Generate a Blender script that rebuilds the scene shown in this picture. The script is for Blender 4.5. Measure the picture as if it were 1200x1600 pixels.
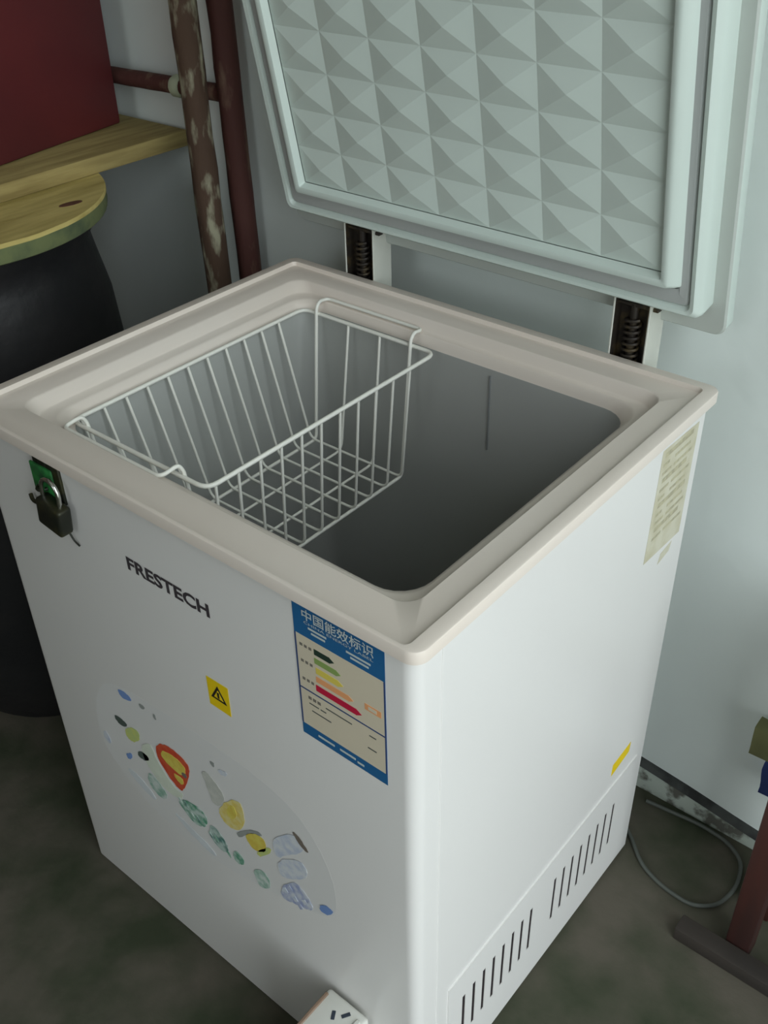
import bpy, bmesh, math, random
from mathutils import Vector, Matrix, noise
random.seed(7)
SC = bpy.context.scene
COL = SC.collection
for o in list(bpy.data.objects): bpy.data.objects.remove(o)

# ------------------------------------------------------------------ camera
CAM_LOC = (0.893218, -0.399605, 1.192652)
CAM_R = ((0.7704564, 0.6371733, -0.0201772), (0.3562788, -0.4566197, -0.8152079), (-0.528642, 0.6208934, -0.5788169))  # right, down, forward
FPX = 1588.126
cd = bpy.data.cameras.new('camera'); cam = bpy.data.objects.new('camera', cd); COL.objects.link(cam)
cd.sensor_fit = 'HORIZONTAL'; cd.sensor_width = 36.0; cd.lens = 36.0 * FPX / 1200.0
cd.clip_start = 0.02; cd.clip_end = 60
r, d, f = [Vector(v) for v in CAM_R]
m3 = Matrix((r, -d, -f)).transposed()
cam.matrix_world = Matrix.Translation(CAM_LOC) @ m3.to_4x4()
SC.camera = cam

# ------------------------------------------------------------------ world, light, exposure
DOOR = (-1.15, 0.30, 0.0, 2.40)          # doorway in the right wall: y0, y1, z0, z1
RX = 1.55                               # right wall
w = bpy.data.worlds.new('sky'); SC.world = w; w.use_nodes = True
bg = w.node_tree.nodes['Background']
bg.inputs[0].default_value = (0.895, 0.98, 1.01, 1); bg.inputs[1].default_value = 3.6
pl = bpy.data.lights.new('doorway_portal', 'AREA'); pl.shape = 'RECTANGLE'
pl.size = DOOR[3] - DOOR[2]; pl.size_y = DOOR[1] - DOOR[0]
pl.cycles.is_portal = True
po = bpy.data.objects.new('doorway_portal', pl); COL.objects.link(po)
po.location = (RX + 0.10, (DOOR[0] + DOOR[1]) / 2, (DOOR[2] + DOOR[3]) / 2)
po.rotation_euler = (0, math.radians(90), 0)
FILL_WIN = (0.25, 1.25, 1.15, 2.15)          # unseen window added behind the camera to fill the front faces: x0, x1, z0, z1
FYW = -2.7
pw = bpy.data.lights.new('fill_window_portal', 'AREA'); pw.shape = 'RECTANGLE'; pw.size = FILL_WIN[1] - FILL_WIN[0]; pw.size_y = FILL_WIN[3] - FILL_WIN[2]
pw.cycles.is_portal = True
pwo = bpy.data.objects.new('fill_window_portal', pw); COL.objects.link(pwo)
pwo.location = ((FILL_WIN[0] + FILL_WIN[1]) / 2, FYW - .10, (FILL_WIN[2] + FILL_WIN[3]) / 2); pwo.rotation_euler = (math.radians(90), 0, 0)
SC.view_settings.view_transform = 'Standard'; SC.view_settings.look = 'None'
SC.view_settings.gamma = 1.0; SC.view_settings.use_curve_mapping = False
SC.view_settings.exposure = 0.0

# ------------------------------------------------------------------ helpers
def lin(c):
    return tuple(((v / 255.0) / 12.92 if v / 255.0 <= 0.04045 else ((v / 255.0 + 0.055) / 1.055) ** 2.4) for v in c)

def mat(name, rgb, rough=0.5, metal=0.0, var=0.0, scale=8.0, bump=0.0, bscale=60.0, rgb2=None, thresh=None, spec=0.5, detail=5.0, stretch=None, coat=0.0):
    """procedural material: base colour broken up by noise, optional second colour in blotches, optional fine relief"""
    m = bpy.data.materials.new(name); m.use_nodes = True
    nt = m.node_tree; b = nt.nodes['Principled BSDF']
    b.inputs['Roughness'].default_value = rough; b.inputs['Metallic'].default_value = metal
    b.inputs['Specular IOR Level'].default_value = spec
    b.inputs['Coat Weight'].default_value = coat
    c1 = (*lin(rgb), 1)
    tc = nt.nodes.new('ShaderNodeTexCoord'); vec = tc.outputs['Object']
    if stretch:
        mp = nt.nodes.new('ShaderNodeMapping'); mp.inputs['Scale'].default_value = stretch
        nt.links.new(vec, mp.inputs['Vector']); vec = mp.outputs['Vector']
    n = nt.nodes.new('ShaderNodeTexNoise'); n.inputs['Scale'].default_value = scale; n.inputs['Detail'].default_value = detail
    nt.links.new(vec, n.inputs['Vector'])
    cr = nt.nodes.new('ShaderNodeValToRGB')
    if rgb2 is None:
        k = var if var else 0.03
        cr.color_ramp.elements[0].color = (*[max(0, v * (1 - k)) for v in c1[:3]], 1)
        cr.color_ramp.elements[1].color = (*[min(1, v * (1 + k)) for v in c1[:3]], 1)
        cr.color_ramp.elements[0].position = 0.3; cr.color_ramp.elements[1].position = 0.7
    else:
        lo, hi = thresh or (0.45, 0.6)
        cr.color_ramp.elements[0].color = c1; cr.color_ramp.elements[1].color = (*lin(rgb2), 1)
        cr.color_ramp.elements[0].position = lo; cr.color_ramp.elements[1].position = hi
    nt.links.new(n.outputs['Fac'], cr.inputs['Fac']); nt.links.new(cr.outputs['Color'], b.inputs['Base Color'])
    if bump:
        n2 = nt.nodes.new('ShaderNodeTexNoise'); n2.inputs['Scale'].default_value = bscale; n2.inputs['Detail'].default_value = 4
        nt.links.new(vec, n2.inputs['Vector'])
        bp = nt.nodes.new('ShaderNodeBump'); bp.inputs['Strength'].default_value = bump; bp.inputs['Distance'].default_value = 0.004
        nt.links.new(n2.outputs['Fac'], bp.inputs['Height']); nt.links.new(bp.outputs['Normal'], b.inputs['Normal'])
    return m

def link(name, bm, material, parent=None, smooth=None, loc=None):
    me = bpy.data.meshes.new(name)
    bmesh.ops.recalc_face_normals(bm, faces=bm.faces[:])
    bm.to_mesh(me); bm.free()
    me.materials.append(material)
    if smooth is not None:
        for p in me.polygons: p.use_smooth = True
        me.set_sharp_from_angle(angle=math.radians(smooth))
    o = bpy.data.objects.new(name, me); COL.objects.link(o)
    if parent: o.parent = parent
    if loc: o.location = loc
    return o

def tag(o, label=None, cat=None, group=None, kind=None):
    if label: o['label'] = label
    if cat: o['category'] = cat
    if group: o['group'] = group
    if kind: o['kind'] = kind
    return o

def empty(name, loc=(0, 0, 0), rot=(0, 0, 0), parent=None):
    o = bpy.data.objects.new(name, None); COL.objects.link(o); o.location = loc; o.rotation_euler = rot
    o.empty_display_size = 0.05
    if parent: o.parent = parent
    return o

def box(bm, x0, x1, y0, y1, z0, z1, bev=0.0, seg=2):
    res = bmesh.ops.create_cube(bm, size=1)
    vs = res['verts']
    for v in vs:
        v.co = Vector((x0 + (v.co.x + .5) * (x1 - x0), y0 + (v.co.y + .5) * (y1 - y0), z0 + (v.co.z + .5) * (z1 - z0)))
    if bev:
        es = list({e for v in vs for e in v.link_edges})
        bmesh.ops.bevel(bm, geom=es, offset=bev, segments=seg, affect='EDGES', profile=0.5)
    return vs

def boxobj(name, dims, material, parent=None, bev=0.0, smooth=40, seg=2):
    bm = bmesh.new(); box(bm, *dims, bev=bev, seg=seg)
    return link(name, bm, material, parent, smooth if bev else None)

def rrect(x0, x1, y0, y1, rad, n=6):
    """rounded rectangle, 4*(n+1) points counter-clockwise"""
    pts = []
    for cx, cy, a0 in ((x1 - rad, y1 - rad, 0), (x0 + rad, y1 - rad, 90), (x0 + rad, y0 + rad, 180), (x1 - rad, y0 + rad, 270)):
        for i in range(n + 1):
            a = math.radians(a0 + 90.0 * i / n)
            pts.append((cx + rad * math.cos(a), cy + rad * math.sin(a)))
    return pts

def loft(bm, rings, closed=True, cap0=False, cap1=False):
    vr = [[bm.verts.new(p) for p in ring] for ring in rings]
    n = len(vr[0])
    for a, b in zip(vr[:-1], vr[1:]):
        for i in range(n if closed else n - 1):
            j = (i + 1) % n
            bm.faces.new((a[i], a[j], b[j], b[i]))
    if cap0: bm.faces.new(vr[0])
    if cap1: bm.faces.new(list(reversed(vr[-1])))
    return vr

def fillet(path, rad, seg=5, closed=False):
    P = [Vector(p) for p in path]; out = []
    n = len(P)
    for i in range(n):
        if not closed and i in (0, n - 1): out.append(P[i]); continue
        a, b, c = P[i - 1], P[i], P[(i + 1) % n]
        rr = min(rad, (a - b).length * .45, (c - b).length * .45)
        p0 = b + (a - b).normalized() * rr; p1 = b + (c - b).normalized() * rr
        for k in range(seg + 1):
            t = k / seg
            out.append(p0 * (1 - t) ** 2 + b * 2 * t * (1 - t) + p1 * t * t)
    return out

def tube(bm, path, rad, n=8, closed=False, cap=True):
    P = [Vector(p) for p in path]; m = len(P)
    def tang(i):
        if closed: return (P[(i + 1) % m] - P[i - 1]).normalized()
        return (P[min(i + 1, m - 1)] - P[max(i - 1, 0)]).normalized()
    t = tang(0); ref = Vector((0, 0, 1)) if abs(t.z) < .9 else Vector((1, 0, 0))
    nv = (ref - t * ref.dot(t)).normalized(); rings = []
    for i in range(m):
        t = tang(i); nv = (nv - t * nv.dot(t)).normalized(); bv = t.cross(nv)
        rr = rad(i / (m - 1)) if callable(rad) else rad
        rings.append([P[i] + nv * rr * math.cos(2 * math.pi * k / n) + bv * rr * math.sin(2 * math.pi * k / n) for k in range(n)])
    if closed: rings.append(rings[0])
    vr = [[bm.verts.new(p) for p in ring] for ring in (rings[:-1] if closed else rings)]
    if closed: vr.append(vr[0])
    for a, b in zip(vr[:-1], vr[1:]):
        for i in range(n):
            j = (i + 1) % n
            bm.faces.new((a[i], a[j], b[j], b[i]))
    if cap and not closed:
        bm.faces.new(list(reversed(vr[0]))); bm.faces.new(vr[-1])

def tubeobj(name, path, rad, material, parent=None, n=8, closed=False):
    bm = bmesh.new(); tube(bm, path, rad, n, closed)
    return link(name, bm, material, parent, 50)

def lathe(bm, prof, n=48):
    vr = []
    for (rr, z) in prof:
        vr.append([bm.verts.new((rr * math.cos(2 * math.pi * k / n), rr * math.sin(2 * math.pi * k / n), z)) for k in range(n)])
    for a, b in zip(vr[:-1], vr[1:]):
        for i in range(n):
            j = (i + 1) % n; bm.faces.new((a[i], a[j], b[j], b[i]))
    bm.faces.new(vr[0]); bm.faces.new(vr[-1])

def slab_xz(bm, poly, y, th=0.0003):
    """thin sticker piece on the front face: polygon of (x, z) at depth y, thickness towards -y"""
    a = [bm.verts.new((p[0], y, p[1])) for p in poly]; b = [bm.verts.new((p[0], y - th, p[1])) for p in poly]
    n = len(poly)
    bm.faces.new(a); bm.faces.new(list(reversed(b)))
    for i in range(n): bm.faces.new((a[i], b[i], b[(i + 1) % n], a[(i + 1) % n]))

def slab_yz(bm, poly, x, th=0.0003):
    a = [bm.verts.new((x, p[0], p[1])) for p in poly]; b = [bm.verts.new((x + th, p[0], p[1])) for p in poly]
    n = len(poly)
    bm.faces.new(a); bm.faces.new(list(reversed(b)))
    for i in range(n): bm.faces.new((a[i], b[i], b[(i + 1) % n], a[(i + 1) % n]))

def rc(x0, x1, z0, z1): return [(x0, z0), (x1, z0), (x1, z1), (x0, z1)]

def smoothpoly(poly, seg=3):
    out = []; n = len(poly)
    for i in range(n):
        p0, p1, p2 = [Vector(poly[(i + k) % n]) for k in (-1, 0, 1)]
        a = (p0 + p1) / 2; b = (p1 + p2) / 2
        for k in range(seg):
            t = k / seg
            q = a * (1 - t) ** 2 + p1 * 2 * t * (1 - t) + b * t * t
            out.append((q.x, q.y))
    return out

def text_mesh(name, body, x0, x1, z0, z1, y, material, parent, th=0.0003, shear=0.0, bold=0.0, mono=None):
    """lettering on the front face, fitted to the box x0..x1, z0..z1"""
    cu = bpy.data.curves.new(name, 'FONT'); cu.body = body; cu.size = 1.0; cu.extrude = 0.0; cu.offset = bold; cu.shear = shear
    cu.resolution_u = 3
    to = bpy.data.objects.new(name + '_tmp', cu); COL.objects.link(to)
    dg = bpy.context.evaluated_depsgraph_get()
    me = bpy.data.meshes.new_from_object(to.evaluated_get(dg))
    bpy.data.objects.remove(to); bpy.data.curves.remove(cu)
    xs = [v.co.x for v in me.vertices]; ys = [v.co.y for v in me.vertices]
    ax, bx, ay, by = min(xs), max(xs), min(ys), max(ys)
    for v in me.vertices:
        v.co = Vector((x0 + (v.co.x - ax) / (bx - ax) * (x1 - x0), y, z0 + (v.co.y - ay) / (by - ay) * (z1 - z0)))
    me.materials.clear(); me.materials.append(material)
    me.name = name
    o = bpy.data.objects.new(name, me); COL.objects.link(o); o.parent = parent
    return o

# ------------------------------------------------------------------ materials
M = {}
M['wall'] = mat('painted_plaster_wall', (224, 231, 227), 0.9, var=0.05, scale=3.0, bump=0.25, bscale=40)
M['wall_dull'] = mat('dull_plaster', (186, 178, 164), 0.9, var=0.15, scale=2.0, bump=0.2)
M['wall_lowbounce'] = mat('low_bounce_dark_wall', (88, 78, 68), 0.9, var=0.2, scale=5.0, bump=0.4)  # unseen left wall, coloured dark to cut bounce light
M['ceil'] = mat('ceiling_paint', (222, 222, 214), 0.9, var=0.05)
M['floor'] = mat('dirty_concrete_floor', (92, 87, 77), 0.9, rgb2=(60, 66, 50), thresh=(0.36, 0.66), scale=9.0, bump=0.5, bscale=30, spec=0.2)
M['ground'] = mat('outdoor_concrete', (170, 168, 160), 0.9, var=0.1)
M['skirt'] = mat('flaking_skirting_paint', (172, 180, 170), 0.9, rgb2=(92, 92, 84), thresh=(0.48, 0.60), scale=38, bump=0.6, bscale=60)
M['dirtline'] = mat('dark_grimy_mortar', (70, 72, 70), 0.95, rgb2=(44, 45, 44), scale=30, thresh=(.4, .6))
M['white'] = mat('white_enamel_sheet', (229, 227, 224), 0.32, var=0.012, scale=2.5, spec=0.5)
M['collar'] = mat('aged_white_plastic', (226, 216, 206), 0.45, rgb2=(222, 210, 198), scale=4.0, thresh=(.35, .75))
M['liner'] = mat('dull_aluminium_liner', (172, 174, 170), 0.42, metal=0.0, rgb2=(158, 158, 155), scale=2.2, thresh=(.35, .7), bump=0.06, bscale=14)
M['lidwhite'] = mat('lid_white_plastic', (208, 220, 213), 0.42, var=0.02)
M['gasket'] = mat('grey_rubber_gasket', (176, 180, 178), 0.6, var=0.03)
M['trim'] = mat('shaded_flange_grey', (186, 192, 186), 0.55, var=0.02)  # flange grey, darkened for the dimmer light on its front-facing side
M['wire'] = mat('white_coated_wire', (240, 239, 230), 0.4, var=0.02, scale=30)
M['hingewhite'] = mat('hinge_white_paint', (205, 206, 196), 0.5, var=0.05, scale=30)
M['hingedark'] = mat('greasy_steel_and_shade', (46, 40, 34), 0.55, metal=0.3, rgb2=(92, 78, 50), thresh=(.5, .75), scale=60)
M['linfloor'] = mat('brightened_liner_floor', (214, 206, 200), 0.6, var=0.05)
M['seam'] = mat('liner_seam_grey', (120, 122, 122), 0.6)
M['slot'] = mat('vent_shade_dark', (30, 16, 20), 0.9, var=0.1)
M['ink'] = mat('dark_grey_ink', (62, 56, 60), 0.6)
M['blue'] = mat('label_blue', (30, 98, 150), 0.55)
M['bluedk'] = mat('label_border_blue', (52, 74, 120), 0.55)
M['cream'] = mat('label_cream_paper', (216, 205, 182), 0.6)
M['lwhite'] = mat('label_white_print', (196, 206, 204), 0.6)
M['a_black'] = mat('arrow_dark_green', (36, 58, 46), 0.6)
M['a_green'] = mat('arrow_green', (140, 165, 92), 0.6)
M['a_yellow'] = mat('arrow_yellow', (226, 206, 92), 0.6)
M['a_orange'] = mat('arrow_orange', (236, 166, 112), 0.6)
M['a_red'] = mat('arrow_crimson', (196, 22, 62), 0.6)
M['greyprint'] = mat('grey_print', (120, 114, 104), 0.7)
M['yellow'] = mat('warning_yellow', (238, 205, 12), 0.5)
M['black'] = mat('black_print', (30, 26, 20), 0.6)
M['paper'] = mat('yellowed_paper', (206, 202, 182), 0.75, rgb2=(192, 186, 160), thresh=(.4, .65), scale=40)
M['decal'] = mat('clear_decal_film', (227, 226, 224), 0.30, var=0.01)
M['hasp_green'] = mat('green_painted_hasp', (44, 128, 62), 0.5, rgb2=(30, 74, 44), thresh=(.45, .7), scale=60)
M['dark_steel'] = mat('dark_oily_steel', (40, 42, 34), 0.45, metal=0.5, rgb2=(66, 64, 40), thresh=(.45, .7), scale=70)
M['chrome'] = mat('polished_shackle', (205, 205, 200), 0.2, metal=1.0, scale=40)
M['rust'] = mat('rusty_pipe_flaking_paint', (80, 60, 46), 0.85, rgb2=(158, 154, 130), thresh=(0.50, 0.66), scale=62, bump=0.6, bscale=90, stretch=(1, 1, .35), detail=6)
M['rust2'] = mat('red_brown_rusted_pipe', (82, 46, 40), 0.8, rgb2=(128, 104, 86), thresh=(0.54, 0.74), scale=46, bump=0.5, bscale=80, stretch=(1, 1, .3))
M['palepaint'] = mat('pale_paint_blob', (190, 200, 172), 0.8, var=0.1, scale=40)
M['pine'] = mat('raw_pine_board', (172, 154, 98), 0.8, rgb2=(144, 126, 76), thresh=(.4, .65), scale=14, stretch=(6, .6, 6), bump=0.2)
M['lidwood'] = mat('stained_wood_cover', (204, 186, 116), 0.8, rgb2=(170, 152, 86), thresh=(.4, .7), scale=12, stretch=(5, .7, 5), bump=0.2)
M['rimgreen'] = mat('green_wood_rim', (108, 116, 76), 0.9, rgb2=(80, 92, 66), scale=30, thresh=(.4, .65))  # rim greener and darker than the boards on top
M['knot'] = mat('wood_knot', (96, 62, 44), 0.8, var=0.2, scale=60)
M['vat'] = mat('black_glazed_vat', (26, 26, 28), 0.5, rgb2=(40, 38, 38), scale=9, thresh=(.45, .75), bump=0.2)
M['redbox'] = mat('dark_red_painted_box', (98, 34, 36), 0.6, rgb2=(82, 28, 32), scale=5, thresh=(.4, .7))
M['redwood'] = mat('dark_red_stained_wood', (64, 30, 24), 0.6, rgb2=(48, 24, 20), scale=9, stretch=(4, 4, .6), thresh=(.4, .65))
M['brownwood'] = mat('worn_brown_wood', (56, 49, 43), 0.8, rgb2=(44, 39, 35), scale=9, stretch=(.6, 4, 4), thresh=(.4, .65))
M['cable'] = mat('grey_cable_sheath', (84, 88, 82), 0.6, var=0.06)
M['bagblue'] = mat('navy_cloth', (34, 50, 104), 0.85, var=0.15, scale=20, bump=0.3)
M['bagolive'] = mat('olive_cloth', (112, 112, 74), 0.9, var=0.15, scale=24, bump=0.3)
M['socket'] = mat('white_socket_plastic', (216, 216, 208), 0.4, var=0.03)
M['slotdark'] = mat('socket_pin_hole', (48, 58, 70), 0.7)
M['socketedge'] = mat('brown_edge_plastic', (140, 116, 98), 0.6, var=0.1, scale=60)

# ------------------------------------------------------------------ the room
LX, BY, FY, CZ = -1.0, 0.585, -2.7, 2.7
def struct(name, bm, m, smooth=None, parent=None):
    o = link(name, bm, m, parent, smooth)
    if not parent: o['kind'] = 'structure'
    return o
bm = bmesh.new(); box(bm, LX - .12, RX + .12, FY - .12, BY + .12, -.1, 0); struct('floor', bm, M['floor'])
bm = bmesh.new(); box(bm, LX - .12, RX + .12, BY, BY + .12, 0, CZ); struct('wall_back', bm, M['wall'])
bm = bmesh.new(); box(bm, LX - .12, LX, FY, BY, 0, CZ); struct('wall_left', bm, M['wall_lowbounce'])
bm = bmesh.new()
box(bm, LX - .12, FILL_WIN[0], FY - .12, FY, 0, CZ); box(bm, FILL_WIN[1], RX + .12, FY - .12, FY, 0, CZ)
box(bm, FILL_WIN[0], FILL_WIN[1], FY - .12, FY, 0, FILL_WIN[2]); box(bm, FILL_WIN[0], FILL_WIN[1], FY - .12, FY, FILL_WIN[3], CZ)
struct('wall_front', bm, M['wall_dull'])
wf = empty('fill_window_1'); wf['kind'] = 'structure'  # frame of the added fill window, out of view
for i, (a, b_, c_, d_) in enumerate(((FILL_WIN[0], FILL_WIN[0] + .05, FILL_WIN[2], FILL_WIN[3]), (FILL_WIN[1] - .05, FILL_WIN[1], FILL_WIN[2], FILL_WIN[3]), (FILL_WIN[0] + .05, FILL_WIN[1] - .05, FILL_WIN[2], FILL_WIN[2] + .05), (FILL_WIN[0] + .05, FILL_WIN[1] - .05, FILL_WIN[3] - .05, FILL_WIN[3]), ((FILL_WIN[0] + FILL_WIN[1]) / 2 - .02, (FILL_WIN[0] + FILL_WIN[1]) / 2 + .02, FILL_WIN[2] + .05, FILL_WIN[3] - .05))):
    bm = bmesh.new(); box(bm, a, b_, FY - .08, FY - .04, c_, d_); link('frame_bar', bm, M['brownwood'], wf)
bm = bmesh.new(); box(bm, LX - .12, RX + .12, FY - .12, BY + .12, CZ, CZ + .1); struct('ceiling', bm, M['ceil'])
bm = bmesh.new()
box(bm, RX, RX + .12, FY, DOOR[0], 0, CZ); box(bm, RX, RX + .12, DOOR[1], BY, 0, CZ); box(bm, RX, RX + .12, DOOR[0], DOOR[1], DOOR[3], CZ)
struct('wall_right', bm, M['wall_dull'])
bm = bmesh.new(); box(bm, RX + .12, RX + 9, -9, 9, -.15, -.02); struct('ground', bm, M['ground'])
# door frame of the doorway
bm = bmesh.new()
box(bm, RX - .02, RX + .13, DOOR[0] - .05, DOOR[0], 0, DOOR[3] + .05); box(bm, RX - .02, RX + .13, DOOR[1], DOOR[1] + .05, 0, DOOR[3] + .05)
box(bm, RX - .02, RX + .13, DOOR[0], DOOR[1], DOOR[3], DOOR[3] + .05)
struct('door_1', bm, M['brownwood'])
# skirting along the back wall: flaking band with a grimy top ledge that sinks to the right
bm = bmesh.new()
N = 70; rows = []
for i in range(N + 1):
    x = LX + (RX - LX) * i / N
    zt = 0.046 if x < .5 else max(0.012, 0.046 - (x - .5) * .13)
    zt += 0.0025 * noise.noise(Vector((x * 9, 0, 3)))
    rows.append([(x, BY, zt + .002), (x, BY - .005, zt), (x, BY - .008, zt - .008), (x, BY - .010, 0.0)])
loft(bm, rows, closed=False); struct('baseboard_back', bm, M['skirt'], 30)
bm = bmesh.new(); rows = []
for i in range(N + 1):
    x = LX + (RX - LX) * i / N
    zt = 0.052 if x < .5 else max(0.016, 0.052 - (x - .5) * .13)
    zt += 0.0025 * noise.noise(Vector((x * 9, 0, 3))); h = .0045 + .002 * noise.noise(Vector((x * 14, 2, 3)))
    rows.append([(x, BY + .001, zt + .004), (x, BY - .006, zt + .003), (x, BY - .0105, zt - h), (x, BY + .001, zt - h - .001)])
loft(bm, rows, closed=True); struct('trim_1', bm, M['dirtline'], 30)

# ------------------------------------------------------------------ chest freezer
W, DD, H = 0.58, 0.4845, 0.7096
E1 = 0.008
FX0, FX1, FY0, FY1 = E1, W - E1, E1, DD - E1
fz = empty('chest_freezer'); tag(fz, 'white chest freezer with its lid standing open against the back wall', 'freezer')
# cabinet: sheet-metal shell with rounded upright corners
bm = bmesh.new()
zs = [0.0, 0.004, H - .02, H - .0125]
rings = [[(x, y, z) for x, y in rrect(FX0, FX1, FY0, FY1, 0.013, 6)] for z in zs]
rings[0] = [(x, y, 0.0) for x, y in rrect(FX0 + .003, FX1 - .003, FY0 + .003, FY1 - .003, 0.012, 6)]
loft(bm, rings, cap0=True); link('cabinet', bm, M['white'], fz, 30)
# side sheet, a hair proud, gives the upright seam
bm = bmesh.new(); box(bm, FX1 - .002, FX1 + .0009, .039, .470, .006, H - .0125, bev=.0006, seg=1)
link('side_sheet', bm, M['white'], fz, 30)
# collar
def ring(l, r_, f_, b_, z, rad): return [(x, y, z) for x, y in rrect(l, W - r_, f_, DD - b_, rad, 6)]
R = [ring(E1, E1, E1, E1, H - .012, .013), ring(0, 0, 0, 0, H - .012, .013), ring(0, 0, 0, 0, H - .0022, .013),
     ring(.0007, .0007, .0007, .0007, H - .0007, .0125), ring(.0022, .0022, .0022, .0022, H, .012),
     ring(.013, .013, .0040, .013, H, .006), ring(.0142, .0142, .0046, .0142, H - .0048, .005), ring(.018, .018, .012, .018, H - .0052, .005),
     ring(.043, .040, .042, .039, H - .0052, .018), ring(.0455, .0412, .0435, .0405, H - .0066, .019),
     ring(.051, .0440, .0465, .0430, H - .0175, .022), ring(.0525, .0455, .048, .0445, H - .019, .023),
     ring(.062, .0545, .057, .0495, H - .0195, .028), ring(.0645, .0570, .0595, .0505, H - .0212, .030),
     ring(.069, .064, .068, .0515, H - .029, .032), ring(.070, .066, .070, .0525, H - .033, .032)]
bm = bmesh.new(); loft(bm, R); link('collar', bm, M['collar'], fz, 38)
# liner
bm = bmesh.new()
lr = lambda z, o=0: ring(.070 + o, .066 + o, .070 + o, .0525 + o, z, .032)
loft(bm, [lr(H - .033), lr(H - .038, .0006), lr(.30, .002), lr(.135, .004), lr(.125, .010)], cap1=True)
link('liner', bm, M['liner'], fz, 35)
bm = bmesh.new(); loft(bm, [lr(.1256, .0095), lr(.1285, .0095), lr(.1295, .012)], cap0=True, cap1=True); link('liner_floor', bm, M['linfloor'], fz, 35)  # floor panel coloured paler to brighten the deep interior
# seam bead down the back of the liner
bm = bmesh.new(); box(bm, .343, .3442, DD - .0552, DD - .0530, .575, H - .040); link('liner_seam', bm, M['seam'], fz)
# ventilation grille on the right side: 16 slots, backed by a plate coloured dark for their inner shade
gx = FX1 + .0009; gp = .0013
slots = [.2665 + i * .0195 for i in range(8)]; slotsB = [.0855 + i * .0186 for i in range(8)]
allsl = sorted(slotsB + slots); sw = .0052; z0s, z1s = .078, .158
bm = bmesh.new()
Y0, Y1, Z0, Z1 = .058, .452, .022, .204
def q(y0, y1, z0, z1):
    box(bm, gx - .0005, gx + gp, y0, y1, z0, z1)
q(Y0, Y1, Z0, z0s); q(Y0, Y1, z1s, Z1)
edge = Y0
for s in allsl:
    q(edge, s - sw / 2, z0s, z1s); edge = s + sw / 2
q(edge, Y1, z0s, z1s)
bmesh.ops.remove_doubles(bm, verts=bm.verts[:], dist=1e-6)
grille = link('vent_grille', bm, M['white'], fz)
bm = bmesh.new(); box(bm, gx - .0003, gx + .0007, allsl[0] - .004, allsl[-1] + .004, z0s - .002, z1s + .002)
link('vent_shade_plate', bm, M['slot'], grille)
# lettering
tm = text_mesh('brand_lettering', 'FRESTECH', .2355, .3465, .6125, .6280, FY0 - .0004, M['ink'], fz, shear=0.0, bold=0.035)
tag(tm, 'dark grey FRESTECH lettering')

# energy label: blue frame, cream field, coloured grade arrows
el = empty('energy_label', parent=fz); tag(el, 'blue and cream energy label with coloured grade arrows')
def jag(poly, amp=.0016):
    return [(x + amp * noise.noise(Vector((x * 260, z * 260, 1))), z + amp * noise.noise(Vector((x * 260, z * 260, 7)))) for x, z in poly]
def piece(name, poly, material, layer, parent, sm=False, rough=False):
    pts = smoothpoly(poly, 5) if rough else (smoothpoly(poly) if sm else poly)
    if rough: pts = jag(pts)
    th = .00003 if name == 'decal_film' else .0002
    b = bmesh.new(); slab_xz(b, pts, FY0 - .0002 * layer + (.0002 - th), th)
    return link(name, b, material, parent)
piece('label_sheet', rc(.4510, .5435, .5430, .6905), M['blue'], 1, el)
piece('cream_field', rc(.4528, .5419, .5560, .6575), M['cream'], 2, el)
piece('border_line', rc(.4510, .4528, .5560, .6575), M['bluedk'], 2, el)
piece('border_line', rc(.5419, .5435, .5560, .6575), M['bluedk'], 2, el)
piece('rule_line', rc(.4528, .5419, .5978, .5992), M['bluedk'], 3, el)
def arrow(x0, x1, z0, z1, m):
    h = (z1 - z0)
    piece('grade_arrow', [(x0, z0), (x1 - h * .9, z0), (x1 - h * .9, z0 - .0004), (x1, (z0 + z1) / 2), (x1 - h * .9, z1 + .0004), (x1 - h * .9, z1), (x0, z1)], m, 3, el)
arrow(.4715, .4925, .6440, .6500, M['a_black']); arrow(.4712, .4990, .6345, .6405, M['a_green']); arrow(.4720, .5010, .6238, .6305, M['a_yellow'])
arrow(.4716, .5110, .6145, .6205, M['a_orange']); arrow(.4708, .5190, .6040, .6108, M['a_red'])
piece('grade_box', rc(.5225, .5390, .6170, .6235), M['a_orange'], 3, el)
piece('grade_box_field', rc(.5262, .5345, .6185, .6220), M['cream'], 4, el)
yy = FY0 - .0009
text_mesh('lettering', '\u4e2d\u56fd\u80fd\u6548\u6807\u8bc6', .4615, .5335, .6760, .6870, yy, M['lwhite'], el, bold=0.012)
text_mesh('lettering', 'CHINA ENERGY LABEL', .4630, .5330, .6722, .6748, yy, M['lwhite'], el)
for x0, x1, z in ((.4670, .4860, .6680), (.4700, .4845, .6640), (.5060, .5300, .6665), (.5100, .5280, .6625)):
    piece('print_line', rc(x0, x1, z, z + .0019), M['lwhite'], 3, el)
for z in (.6460, .6285, .6085):
    for k in range(3): piece('print_mark', rc(.4562 + k * .0048, .4592 + k * .0048, z, z + .0028), M['greyprint'], 3, el)
for k in range(3): piece('print_mark', rc(.4610 + k * .0050, .4645 + k * .0050, .5890, .5922), M['greyprint'], 3, el)
for x0, x1, z in ((.4800, .5080, .5893), (.4615, .4720, .5835), (.4740, .4800, .5835), (.5260, .5330, .5890), (.4640, .4850, .5760), (.5240, .5330, .5740)):
    piece('print_line', rc(x0, x1, z, z + .0012), M['cable'], 3, el)
for x0, x1, z in ((.4690, .4870, .5490), (.4930, .5100, .5492), (.5120, .5190, .5475)):
    piece('print_line', rc(x0, x1, z, z + .0022), M['lwhite'], 3, el)
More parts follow.
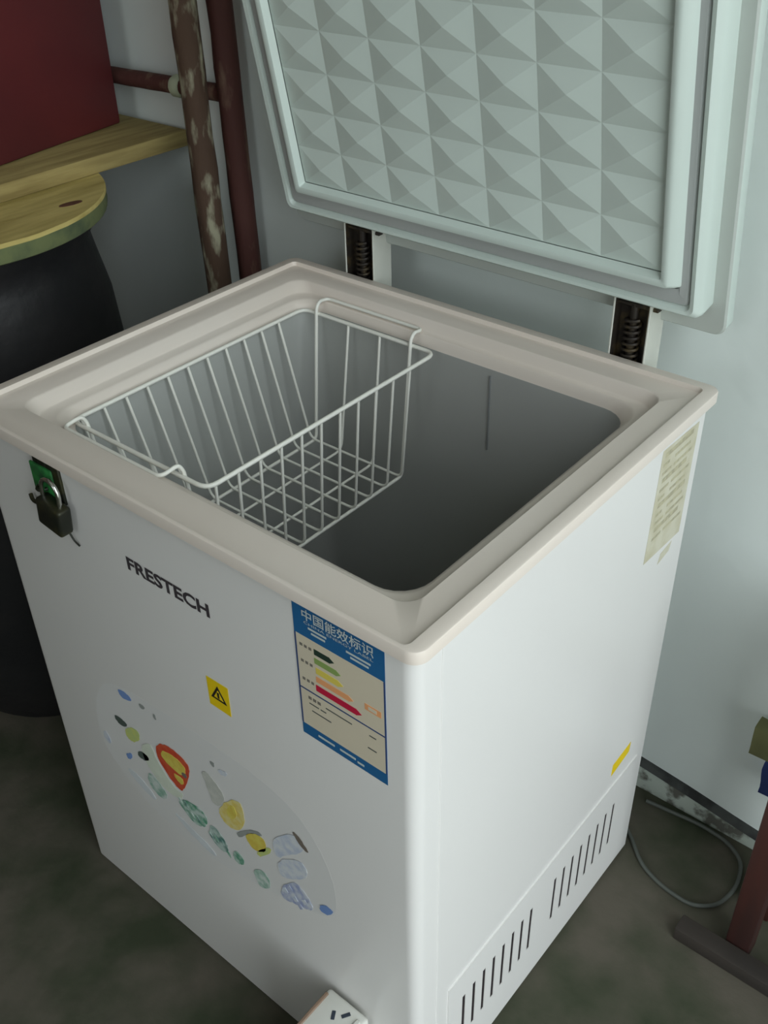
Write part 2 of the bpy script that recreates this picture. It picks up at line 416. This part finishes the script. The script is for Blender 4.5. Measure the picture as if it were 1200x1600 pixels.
# yellow warning sticker with a black triangle
ws = empty('warning_sticker', parent=fz); tag(ws, 'yellow warning sticker with black triangle')
piece('sticker_sheet', [(.3262, .4963), (.3550, .4963), (.3556, .5335), (.3265, .5325)], M['yellow'], 1, ws)
piece('triangle', [(.3300, .5085), (.3515, .5085), (.3408, .5275)], M['black'], 2, ws)
piece('triangle_field', [(.3345, .5112), (.3472, .5112), (.3408, .5222)], M['yellow'], 3, ws)
piece('bolt_mark', [(.3398, .5120), (.3421, .5120), (.3425, .5195), (.3394, .5195)], M['black'], 4, ws)
# food picture
DEC = {
'logo_blue': [(.1642,.4134),(.179,.4194),(.1905,.4133),(.1833,.407),(.1695,.405)],
'text_a': [(.2,.4144),(.2071,.418),(.2119,.4138),(.2044,.4073)], 'text_b': [(.2228,.4143),(.227,.4171),(.2288,.4093),(.2251,.4058)],
'leaf_dark': [(.1439,.3606),(.1547,.3642),(.1696,.3617),(.1634,.3529),(.1512,.3511)],
'lime': [(.1632,.352),(.1801,.3653),(.1901,.3597),(.1846,.3452),(.17,.3332),(.1597,.3389)],
'dark_b': [(.175,.322),(.1857,.3307),(.1997,.3286),(.1937,.3196),(.1787,.3136)],
'blue_dot': [(.1527,.3043),(.1622,.3104),(.1635,.3045),(.1552,.294),(.151,.2963)],
'blue_streak': [(.1125,.314),(.1195,.3169),(.1254,.304),(.1187,.2948),(.1119,.3004)],
'grey_streak': [(.1427,.2743),(.164,.2782),(.1951,.2589),(.1886,.248),(.1592,.2591)],
'grey_streak2': [(.2216,.2561),(.2334,.2577),(.2931,.24),(.2872,.2269),(.2484,.2382)],
'halo': [(.1825,.3365),(.2073,.361),(.2118,.3319),(.2393,.3044),(.2511,.3078),(.244,.2911),(.2133,.2884),(.1914,.3097)],
'red': [(.2169,.3624),(.2306,.3744),(.2509,.3768),(.2706,.3702),(.27,.3547),(.2522,.3135),(.2423,.3096),(.2223,.3285),(.2139,.3442)],
'yel_in': [(.226,.3617),(.2451,.3665),(.2641,.3619),(.2622,.3453),(.2501,.3389),(.222,.3471)],
'yel_in2': [(.2384,.3349),(.2533,.337),(.2567,.3322),(.252,.3214),(.2439,.3263)],
'dark_in': [(.2548,.3477),(.2638,.3501),(.2637,.3422),(.2563,.341)],
'leafA': [(.1881,.296),(.197,.3007),(.2085,.2923),(.2208,.2788),(.2082,.2651),(.1899,.2706),(.1858,.2828)],
'leafB': [(.2356,.2864),(.2532,.3001),(.2757,.3047),(.288,.2939),(.2811,.2749),(.2609,.2642),(.2465,.2758)],
'leafC': [(.2865,.285),(.2981,.2907),(.3133,.2767),(.3158,.2595),(.3022,.2518),(.2859,.2615)],
'leafD': [(.3229,.2714),(.3341,.2771),(.3406,.2636),(.3321,.2522),(.3213,.2565)],
'leafE': [(.3526,.2645),(.3678,.2779),(.3794,.2652),(.3741,.2487),(.3595,.2392),(.3531,.2551)],
'ptext_a': [(.3088,.4019),(.3144,.406),(.3169,.4011),(.3112,.397)], 'ptext_b': [(.3199,.4),(.3353,.4046),(.3323,.3957),(.3205,.3937)],
'fish': [(.2901,.373),(.2983,.3808),(.3122,.3739),(.3248,.3592),(.3164,.3385),(.3014,.3303),(.299,.3464)],
'pepper': [(.3098,.3297),(.3257,.3547),(.3446,.3711),(.3515,.3626),(.3506,.3336),(.3362,.3146),(.322,.3103),(.3097,.3187)],
'pepper_hi': [(.3241,.3446),(.3361,.3575),(.3405,.3433),(.3317,.3291),(.3234,.3297)],
'stem': [(.3321,.3093),(.3555,.3341),(.376,.3431),(.3753,.3379),(.3547,.328),(.3378,.303)],
'yellow2': [(.3471,.3206),(.3689,.3372),(.3794,.3324),(.3792,.3177),(.3644,.3032),(.3515,.3052)],
'tail': [(.361,.3021),(.3838,.3289),(.3878,.3233),(.3668,.2959)],
'cup': [(.3892,.3477),(.4235,.3849),(.4412,.3691),(.4062,.3337),(.3919,.3177)],
'handle': [(.4203,.3822),(.4253,.3873),(.4429,.3723),(.4379,.3652)],
'ice_pale': [(.3954,.3208),(.432,.349),(.439,.3266),(.4119,.2985),(.3922,.292)],
'ice_blue': [(.393,.2699),(.4153,.3016),(.4303,.2967),(.4412,.2805),(.4372,.2689),(.4112,.2597),(.3942,.2516)],
'blue2': [(.4497,.2924),(.4594,.3015),(.4709,.2977),(.4581,.2834),(.4506,.2837)] }
DBASE = [(.1397,.4083),(.167,.4235),(.293,.4335),(.3874,.4336),(.4435,.4129),(.4732,.3539),(.4743,.3046),(.4658,.2871),(.4433,.2691),(.2891,.2164),(.1748,.223),(.1029,.2807),(.1053,.3388),(.1196,.3802)]
P = lambda n, c, c2=None: mat('print_' + n, c, 0.5, rgb2=c2, thresh=(.38, .62), scale=110) if c2 else mat('print_' + n, c, 0.5, var=.06, scale=60)
PM = {'palegreen': P('pale_green', (206, 216, 210), (140, 178, 160)), 'green': P('green', (84, 150, 120), (196, 212, 204)), 'dgreen': P('dark_green', (86, 128, 120), (186, 204, 196)),
      'pblue': P('pale_blue', (216, 220, 224), (192, 200, 216)), 'blue': P('blue_violet', (156, 166, 200), (210, 214, 222)), 'logo': P('logo_blue', (120, 150, 204)),
      'dark': P('dark', (78, 90, 84)), 'grey': P('grey', (150, 154, 150)), 'lime': P('lime', (204, 210, 120), (190, 204, 130)), 'red': P('red', (200, 70, 44), (210, 92, 60)),
      'yel': P('yellow', (222, 208, 100), (214, 190, 80)), 'yel2': P('pepper_yellow', (222, 200, 104), (226, 214, 150)), 'beige': P('beige', (204, 204, 196), (190, 192, 184)),
      'streak': P('streak', (212, 217, 220)), 'halo': P('halo', (214, 221, 204)), 'brown': P('brown', (120, 110, 100))}
dcl = empty('food_picture_decal', parent=fz); tag(dcl, 'faded picture of vegetables, meat and ice')
piece('decal_film', DBASE, M['decal'], 1, dcl, True)
DC = [('grey_streak','streak','pale_streak'),('grey_streak2','streak','pale_streak'),('halo','halo','green_shadow'),('logo_blue','logo','blue_emblem'),('text_a','grey','print_mark'),('text_b','grey','print_mark'),
      ('leaf_dark','dark','dark_leaf'),('lime','lime','lime_fruit'),('dark_b','dark','dark_leaf'),('blue_dot','logo','blue_drop'),('blue_streak','pblue','blue_drop'),
      ('red','red','meat_slice'),('leafA','palegreen','lettuce_leaf'),('leafB','green','lettuce_leaf'),('leafC','dgreen','lettuce_leaf'),('leafD','green','lettuce_leaf'),('leafE','palegreen','lettuce_leaf'),
      ('ptext_a','grey','print_mark'),('ptext_b','pblue','print_mark'),('fish','beige','pale_fish'),('pepper','yel2','yellow_pepper'),('stem','grey','pepper_stem'),('yellow2','yel','yellow_pepper'),('tail','lime','lime_fruit'),
      ('cup','pblue','glass_cup'),('ice_pale','pblue','ice_heap'),('ice_blue','blue','ice_heap'),('blue2','logo','blue_drop')]
for key, m, nm in DC: piece(nm, DEC[key], PM[m], 2, dcl, True, True)
for key, m, nm in (('yel_in','yel','meat_fat'),('yel_in2','yel','meat_fat'),('pepper_hi','yel','pepper_highlight'),('handle','brown','cup_handle')): piece(nm, DEC[key], PM[m], 3, dcl, True, True)
piece('meat_bone', DEC['dark_in'], PM['brown'], 4, dcl, True)
# darker ribs on the lettuce leaves
for k in range(9):
    x = .238 + k * .009; z = .293 - k * .0035 + .006 * math.sin(k * 2.1)
    piece('leaf_rib', [(x, z), (x + .004, z + .004), (x + .0085, z - .006), (x + .006, z - .008)], PM['dgreen'] if k % 2 else PM['green'], 3, dcl, True)
for k in range(6):
    x = .396 + k * .007; z = .272 + .010 * math.sin(k * 1.7)
    piece('ice_cube', [(x, z), (x + .005, z + .005), (x + .009, z), (x + .004, z - .005)], PM['blue'] if k % 2 else PM['pblue'], 3, dcl)

# rating label on the right side and small yellow strip
SX = FX1 + .0010
rl = empty('rating_label', parent=fz); tag(rl, 'yellowed paper rating label with rows of print')
bm = bmesh.new(); slab_yz(bm, [(.376, .553), (.455, .549), (.457, .682), (.381, .6845)], SX, .0002); link('label_paper', bm, M['paper'], rl)
PRT = mat('faded_print', (168, 162, 138), 0.8, rgb2=(188, 182, 152), thresh=(.42, .58), scale=160)
zz = .674
k = 0
while zz > .572:
    segs = [(.386, .405), (.410, .449)] if k % 3 else [(.388, .446)]
    for a, b_ in segs:
        bm = bmesh.new(); slab_yz(bm, rc(a, b_ - .006 * (k % 2), zz, zz + (.0035 if k % 3 else .0055)), SX + .0002, .0001); link('print_line', bm, PRT, rl)
    zz -= .0098; k += 1
bm = bmesh.new(); slab_yz(bm, [(.412, .531), (.436, .535), (.440, .546), (.416, .543)], SX, .0002); link('torn_scrap', bm, M['paper'], rl)
bm = bmesh.new(); slab_yz(bm, [(.382, .2275), (.4245, .2345), (.4255, .2505), (.383, .2465)], SX, .0002)
tag(link('yellow_strip', bm, M['yellow'], fz), 'small yellow sticker above the vents')

# hasp and its wire tail
hs = empty('hasp', parent=fz); tag(hs, 'dark steel hasp with chipped green paint')
bm = bmesh.new(); box(bm, .116, .156, FY0 - .003, FY0 + .001, .650, .692, bev=.0012); link('back_plate', bm, M['dark_steel'], hs, 40)
bm = bmesh.new(); box(bm, .113, .147, FY0 - .0058, FY0 - .0028, .6525, .6865, bev=.0022); link('green_flap', bm, M['hasp_green'], hs, 40)
bm = bmesh.new(); box(bm, .126, .138, FY0 - .004, FY0 + .001, .686, .6985, bev=.001); link('strap', bm, M['dark_steel'], hs, 40)
bm = bmesh.new(); tube(bm, [(.131 + .0055 * math.cos(a), FY0 - .006 - .0065 * math.sin(a), .664) for a in [math.pi * k / 8 for k in range(9)]], .0018, 8)
link('staple', bm, M['dark_steel'], hs, 50)
tubeobj('wire_tail', fillet([(.126, FY0 - .003, .640), (.112, FY0 - .005, .636), (.103, FY0 - .006, .6365), (.098, FY0 - .004, .641)], .004), .0021, M['dark_steel'], hs)
tubeobj('wire_tail', fillet([(.146, FY0 - .004, .628), (.153, FY0 - .004, .619), (.157, FY0 - .003, .610), (.163, FY0 - .002, .606)], .004), .0010, M['dark_steel'], hs)

# hinges: white folded channels with greasy spring and rod, dark sheets added as inner shade
def hinge(x0, x1, lab):
    h = empty('hinge', parent=fz); tag(h, lab)
    ya, yb, za, zb = DD + .0005, DD + .034, .60, .772
    t = .0022
    bm = bmesh.new()
    box(bm, x0, x0 + t, ya, yb, za, zb, bev=.0006, seg=1); box(bm, x1 - t, x1, ya, yb, za, zb, bev=.0006, seg=1); box(bm, x0 + t, x1 - t, yb - t, yb, za, zb)
    link('channel', bm, M['hingewhite'], h, 40)
    bm = bmesh.new(); box(bm, x0 + t + .0002, x1 - t - .0002, ya + .0135, ya + .0155, za + .002, zb - .002); box(bm, x0 + t + .0001, x0 + t + .0012, ya + .0008, ya + .0135, za + .002, zb - .002); box(bm, x1 - t - .0012, x1 - t - .0001, ya + .0008, ya + .0135, za + .002, zb - .002); link('inner_shade', bm, M['hingedark'], h)
    bm = bmesh.new()
    cx = (x0 + x1) / 2
    turns, rr = 14, .0085
    tube(bm, [(cx + rr * math.cos(t_ * .6), ya + .0075 + rr * .75 * math.sin(t_ * .6), .66 + .0105 * t_ * .6 / (2 * math.pi) * .62) for t_ in range(int(turns * 10.5))], .0016, 6)
    link('spring', bm, M['hingedark'], h, 60)
    bm = bmesh.new(); tube(bm, [(cx, ya + .008, .64), (cx, ya + .008, .768)], .0045, 10); link('rod', bm, M['hingedark'], h, 50)
    bm = bmesh.new(); box(bm, x0 - .002, x1 + .006, ya + .004, ya + .012, zb - .008, zb - .004, bev=.0008, seg=1); link('pin', bm, M['hingedark'], h, 40)
hinge(.0875, .1335, 'hinge nearer the rusty pipes'); hinge(.4520, .494, 'hinge nearer the right end')

# lid: leans forward a little; local x along the width, z up the lid, +y towards the wall
TILT = 0.1901
lid = empty('lid', (0, .4751, .7712), (TILT, 0, 0), fz); tag(lid, 'open lid with a quilted pyramid-pattern inner panel')
LH = .452                                            # tray height
def lring(l, r_, b_, t_, y, rad): return [(x, y, z) for x, z in rrect(l, r_, b_, t_, rad, 6)]
TX0, TX1 = .0005, .5475
bm = bmesh.new()
rr = [lring(TX0, TX1, 0, LH, .034, .0075), lring(TX0, TX1, 0, LH, .012, .0075), lring(TX0 + .0015, TX1 - .0015, .0015, LH - .0015, .005, .0075), lring(TX0 + .006, TX1 - .006, .006, LH - .006, .0, .008),
      lring(TX0 + .010, TX1 - .010, .009, LH - .009, .001, .007), lring(TX0 + .0125, TX1 - .0125, .012, LH - .012, .006, .006)]
loft(bm, rr); link('lid_tray', bm, M['lidwhite'], lid, 40)
bm = bmesh.new()
rr = [lring(TX0 + .0122, TX1 - .0122, .0118, LH - .0118, .0062, .006), lring(TX0 + .0150, TX1 - .0150, .0145, LH - .0145, .0030, .006), lring(TX0 + .022, TX1 - .022, .0215, LH - .0215, .0025, .005),
      lring(TX0 + .030, TX1 - .022, .030, LH - .030, .0035, .005)]
loft(bm, rr); link('gasket', bm, M['gasket'], lid, 30)
PX0, PX1, PZ0, PZ1 = .047, .508, .047, .047 + 9 * .0445
bm = bmesh.new()
rr = [lring(PX0 - .0195, PX1 + .0195, PZ0 - .015, PZ1 + .015, .0040, .004), lring(PX0 - .0150, PX1 + .0165, PZ0 - .0135, PZ1 + .0135, -.0015, .004), lring(PX0 - .011, PX1 + .0105, PZ0 - .011, PZ1 + .011, -.0090, .004), lring(PX0 - .0075, PX1 + .0065, PZ0 - .007, PZ1 + .007, -.0098, .003),
      lring(PX0 - .004, PX1 + .003, PZ0 - .004, PZ1 + .004, -.0085, .0025), lring(PX0 - .0005, PX1 + .0005, PZ0 - .0005, PZ1 + .0005, -.0005, .001)]
loft(bm, rr); link('raised_frame', bm, M['lidwhite'], lid, 40)
bm = bmesh.new()
NC, NR = 7, 9; cw = (PX1 - PX0) / NC; ch = (PZ1 - PZ0) / NR; dep = .0054
for i in range(NC):
    for j in range(NR):
        x0, z0 = PX0 + i * cw, PZ0 + j * ch
        c4 = [bm.verts.new((x0, 0, z0)), bm.verts.new((x0 + cw, 0, z0)), bm.verts.new((x0 + cw, 0, z0 + ch)), bm.verts.new((x0, 0, z0 + ch))]
        ap = bm.verts.new((x0 + cw / 2, -dep, z0 + ch / 2))
        for k in range(4): bm.faces.new((c4[k], c4[(k + 1) % 4], ap))
bmesh.ops.remove_doubles(bm, verts=bm.verts[:], dist=1e-5)
link('quilted_panel', bm, M['lidwhite'], lid)
bm = bmesh.new()
CX0, CX1, CB, CT = -.0145, .5625, -.030, .482
rr = [lring(TX0 + .004, TX1 - .004, .004, LH - .004, .0305, .008), lring(CX0 + .002, CX1 - .002, CB + .002, CT - .002, .0300, .012), lring(CX0, CX1, CB, CT, .0320, .013)]
loft(bm, rr); link('cover_flange', bm, M['trim'], lid, 40)
bm = bmesh.new()
rr = [lring(CX0, CX1, CB, CT, .0320, .013), lring(CX0, CX1, CB, CT, .046, .013), lring(CX0 + .004, CX1 - .004, CB + .004, CT - .004, .053, .013), lring(CX0 + .012, CX1 - .012, CB + .012, CT - .012, .056, .010)]
loft(bm, rr, cap1=True); link('outer_cover', bm, M['lidwhite'], lid, 40)

# ------------------------------------------------------------------ wire basket hung in the opening
bk = empty('wire_basket', (.176, .248, .52)); tag(bk, 'white wire basket hooked inside the open freezer', 'basket')
bx = Vector(bk.location)
def bw(name, path, rad, closed=False, fil=.012, n=8):
    p = fillet(path, fil, 5, closed)
    return tubeobj(name, [Vector(v) - bx for v in p], rad, M['wire'], bk, n, closed)
ZT, ZB = .681, .522
bX0, bX1, bY0, bY1 = .077, .277, .078, .4185
tX0, tX1, tY0, tY1 = .103, .252, .100, .394
bw('rim_wire', [(bX0, bY0, ZT), (bX1, bY0, ZT), (bX1, bY1, ZT), (bX0, bY1, ZT)], .0024, True, .014)
for k in range(11):
    y = .0885 + k * .0285
    yb = tY0 + (y - .0885) / .285 * (tY1 - tY0) * .96 + .006
    bw('cross_wire', [(bX0, y, ZT), (tX0, yb, ZB), (tX1, yb, ZB), (bX1, y, ZT)], .0016)
for xt, xb in ((.149, .150), (.197, .202)):
    bw('long_wire', [(xt, bY0, ZT), (xb, tY0, ZB - .0028), (xb, tY1, ZB - .0028), (xt, bY1, ZT)], .0016)
hz = .6935
bw('hook_wire', [(.100, bY0 + .002, ZT + .006), (.107, tY0, ZB - .0028), (.107, tY1, ZB - .0028), (.100, bY1 - .002, ZT + .008), (.100, bY1 + .004, hz + .002), (.100, .4375, hz), (.244, .4375, hz), (.244, bY1 + .004, hz + .002), (.244, bY1 - .002, ZT + .008),
                (.247, tY1, ZB - .0028), (.247, tY0, ZB - .0028), (.244, bY0 + .002, ZT + .006), (.244, bY0 - .003, hz + .002), (.244, .0535, hz), (.100, .0535, hz), (.100, bY0 - .003, hz + .002)], .0021, True, .008)

# ------------------------------------------------------------------ padlock
pk = empty('padlock', (.146, FY0 - .0125, .625)); tag(pk, 'small dark padlock with shiny shackle hanging from the green hasp', 'padlock')
bm = bmesh.new(); box(bm, -.017, .019, -.0075, .0075, .003, .034, bev=.003, seg=3); ob = link('lock_body', bm, M['dark_steel'], pk, 40); ob.rotation_euler = (0, math.radians(8), 0)
bm = bmesh.new()
sh = [(-.013, 0, .030), (-.013, 0, .046)] + [(-.013 + .0125 * (1 - math.cos(a)), 0, .046 + .0125 * math.sin(a)) for a in [math.pi * k / 8 for k in range(1, 8)]] + [(.012, 0, .046), (.012, 0, .030)]
tube(bm, sh, .0024, 8); ob = link('shackle', bm, M['chrome'], pk, 50); ob.rotation_euler = (0, math.radians(8), 0)

# ------------------------------------------------------------------ rusty pipes by the back wall
def rough_tube(name, path, rad, m, parent=None, n=14, amp=.0008):
    P_ = []
    for a, b in zip(path[:-1], path[1:]):
        for k in range(24): P_.append(Vector(a).lerp(Vector(b), k / 24))
    P_.append(Vector(path[-1]))
    bm = bmesh.new(); tube(bm, P_, rad, n)
    for v in bm.verts:
        d_ = noise.noise(v.co * 45) * amp * 2
        v.co += Vector((d_, noise.noise(v.co * 45 + Vector((5, 2, 1))) * amp * 2, 0))
    return link(name, bm, m, parent, 60)
o = rough_tube('rusty_pipe', [(-.1605, .5, 0), (-.1765, .5, .99), (-.180, .5, 1.75)], .0175, M['rust'])
tag(o, 'rusty pipe with flaking pale paint, beside the plank end', 'pipe')
rk = empty('pipe_frame', (-.168, .556, 0)); tag(rk, 'dark red-brown pipe frame with a crossbar, behind the flaking pipe', 'pipe frame')
rough_tube('upright', [(.016, 0, 0), (-.004, 0, .985), (-.012, 0, 1.75)], .0165, M['rust2'], rk)
rough_tube('crossbar', [(-.560, .004, .856), (-.004, .004, .868)], .0115, M['rust2'], rk)
bm = bmesh.new(); lathe(bm, [(.012, -.010), (.0145, -.006), (.0142, .004), (.012, .009)], 18)
for v in bm.verts: v.co = Vector((v.co.z, v.co.x * .9 + noise.noise(v.co * 90) * .001, v.co.y + noise.noise(v.co * 80) * .001))
ob = link('paint_blob', bm, M['palepaint'], rk, 50); ob.location = (-.108, .003, .8655); tag(ob, 'pale paint splash on the bar')
rough_tube('upright', [(-.555, 0, 0), (-.555, 0, 1.75)], .0165, M['rust2'], rk)

# ------------------------------------------------------------------ vat with wooden cover, plank, red box
VC = (-.365, .222)
vt = empty('vat', (VC[0], VC[1], 0)); tag(vt, 'large black glazed vat left of the freezer, under the plank', 'vat')
bm = bmesh.new(); lathe(bm, [(.150, 0), (.158, .01), (.185, .12), (.200, .32), (.2015, .50), (.192, .64), (.180, .70), (.176, .722), (.183, .735), (.186, .748), (.182, .753), (.170, .753), (.166, .735), (.166, .70)], 56)
link('vat_body', bm, M['vat'], vt, 40)
bm = bmesh.new(); bmesh.ops.create_uvsphere(bm, u_segments=12, v_segments=8, radius=.006)
for v in bm.verts: v.co = Vector((v.co.x, v.co.y, v.co.z * 1.6))
ob = link('chip', bm, M['palepaint'], vt, 60); ob.location = (.1770, -.0850, .60); tag(ob, 'pale chip in the glaze')
cv = empty('wooden_cover', (VC[0], VC[1], .7535)); tag(cv, 'round wooden cover with a dark knot, lying on the black vat', 'cover')
bm = bmesh.new(); lathe(bm, [(.200, 0), (.2055, .003), (.207, .010), (.2065, .0215)], 64); link('cover_rim', bm, M['rimgreen'], cv, 40)
# three boards make the top
def board(x0, x1, name='cover_board'):
    R_ = .2072; pts = []
    n = 24
    zt = .0265
    a0 = [(x0 + (x1 - x0) * k / n, -math.sqrt(max(0, R_ ** 2 - (x0 + (x1 - x0) * k / n) ** 2))) for k in range(n + 1)]
    a1 = [(p[0], -p[1]) for p in reversed(a0)]
    pts = [p for i, p in enumerate(a0 + a1) if i == 0 or (Vector(p) - Vector((a0 + a1)[i - 1])).length > 1e-5]
    if (Vector(pts[0]) - Vector(pts[-1])).length < 1e-5: pts.pop()
    bm = bmesh.new(); loft(bm, [[(p[0], p[1], .0215) for p in pts], [(p[0], p[1], zt - .0015) for p in pts], [(p[0] * .996, p[1] * .996, zt) for p in pts]], cap0=True, cap1=True)
    return link(name, bm, M['lidwood'], cv, 35)
for a, b_ in ((-.2071, -.0745), (-.0735, .0665), (.0675, .2071)): board(a, b_)
bm = bmesh.new(); bmesh.ops.create_circle(bm, cap_ends=True, radius=1, segments=18)
for v in bm.verts: v.co = Vector((v.co.x * .0065, v.co.y * .016, 0))
ex = bmesh.ops.extrude_face_region(bm, geom=bm.faces[:])
for v in [g for g in ex['geom'] if isinstance(g, bmesh.types.BMVert)]: v.co.z += .0006
ob = link('knot', bm, M['knot'], cv); ob.location = (.150, .092, .0265); ob.rotation_euler = (0, 0, math.radians(-8))
pk2 = boxobj('plank', (-.62, -.2885, -.42, .574, .7802, .8025), M['pine'], None, .0015)
tag(pk2, 'raw yellow pine plank lying across the vat, one end at the wall', 'plank')
rb = empty('red_box', (-.3745, .428, .8027), (0, 0, math.radians(10.4))); tag(rb, 'big dark red box standing on the pine plank', 'box')
bm = bmesh.new(); box(bm, -.28, 0, -.52, .115, 0, .30, bev=.004); link('box_body', bm, M['redbox'], rb, 40)
bm = bmesh.new(); box(bm, -.286, .006, -.526, .121, .3002, .36, bev=.004); link('box_lid', bm, M['redbox'], rb, 40)
bm = bmesh.new(); box(bm, .0002, .004, -.25, -.20, .27, .325, bev=.001); link('catch', bm, M['dark_steel'], rb, 40)

# ------------------------------------------------------------------ things on the floor and right edge
sk = empty('socket_box', (.4865, -.040, 0)); tag(sk, 'white power socket box with dark pin slots, in front of the freezer', 'socket')
bm = bmesh.new(); box(bm, -.0275, .0275, -.043, .043, 0, .161, bev=.004, seg=3); link('socket_body', bm, M['socket'], sk, 40)
bm = bmesh.new(); box(bm, -.0265, -.0225, -.038, .036, .1605, .1632, bev=.0008, seg=1); link('edge_strip', bm, M['socketedge'], sk, 40)  # brown strip along the left edge of the top
for sx, sy, rz in ((.0065, .030, -32), (-.004, .022, 30)):
    bm = bmesh.new(); box(bm, -.0020, .0020, -.0048, .0048, 0, .0008, bev=.0003, seg=1); ob = link('pin_slot', bm, M['slotdark'], sk); ob.location = (sx, sy, .1609); ob.rotation_euler = (0, 0, math.radians(rz))
bm = bmesh.new(); box(bm, .018, .0235, -.036, .034, .1605, .1635, bev=.0012, seg=1); link('ridge', bm, M['socket'], sk, 40)

cp = fillet([(.520, .520, .004), (.565, .495, .004), (.605, .456, .004), (.640, .443, .004), (.685, .440, .004), (.712, .462, .004), (.720, .505, .004), (.708, .545, .004), (.680, .562, .004), (.640, .566, .004), (.560, .556, .004)], .03, 6)
tag(tubeobj('power_cable', cp, .0028, M['cable']), 'thin grey cable looped on the floor by the back wall', 'cable')

# bench
st = empty('wooden_bench', (.752, .428, 0)); tag(st, 'dark red wooden bench leg standing on a worn brown foot rail', 'bench')
bm = bmesh.new(); box(bm, -.066, .36, -.042, -.0165, 0, .022, bev=.002); link('foot_rail', bm, M['brownwood'], st, 40)
bm = bmesh.new(); box(bm, -.010, .36, .070, .090, 0, .022, bev=.002); link('foot_rail', bm, M['brownwood'], st, 40)
def leg(x, y):
    bm = bmesh.new(); box(bm, x - .015, x + .015, y - .0155, y + .0155, .0, .44, bev=.003); link('leg', bm, M['redwood'], st, 40)
leg(.004, .0); leg(.30, .0); leg(.004, .068); leg(.30, .068)
bm = bmesh.new(); box(bm, -.03, .34, -.04, .09, .4402, .462, bev=.003); link('seat', bm, M['redwood'], st, 40)

hb = empty('hanging_bag', (.735, .575, .12)); tag(hb, 'navy cloth bag with olive flap hanging on the wall at the right edge', 'bag')
def pad(name, x0, x1, y0, y1, z0, z1, m, sag):
    bm = bmesh.new(); box(bm, x0, x1, y0, y1, z0, z1)
    bmesh.ops.subdivide_edges(bm, edges=bm.edges[:], cuts=5, use_grid_fill=True)
    cx, cz = (x0 + x1) / 2, (z0 + z1) / 2
    for v in bm.verts:
        fx = 1 - abs((v.co.x - cx) / (x1 - x0) * 2) ** 2; fz_ = 1 - abs((v.co.z - cz) / (z1 - z0) * 2) ** 2
        if v.co.y < (y0 + y1) / 2: v.co.y -= sag * fx * fz_
        v.co += Vector((noise.noise(v.co * 30), 0, noise.noise(v.co * 30 + Vector((3, 3, 3))))) * .003
    return link(name, bm, m, hb, 60)
pad('pouch', -.036, .075, -.020, .0, .012, .075, M['bagblue'], .012)
pad('flap', -.057, .085, -.024, .0, .074, .118, M['bagolive'], .010)
tubeobj('cord', fillet([(-.030, -.012, .112), (-.035, .002, .160), (.02, .004, .232), (.07, .0, .118)], .02), .0012, M['ink'], hb)
tubeobj('nail', [(.018, .010, .226), (.018, -.014, .229)], .0015, M['dark_steel'], hb)
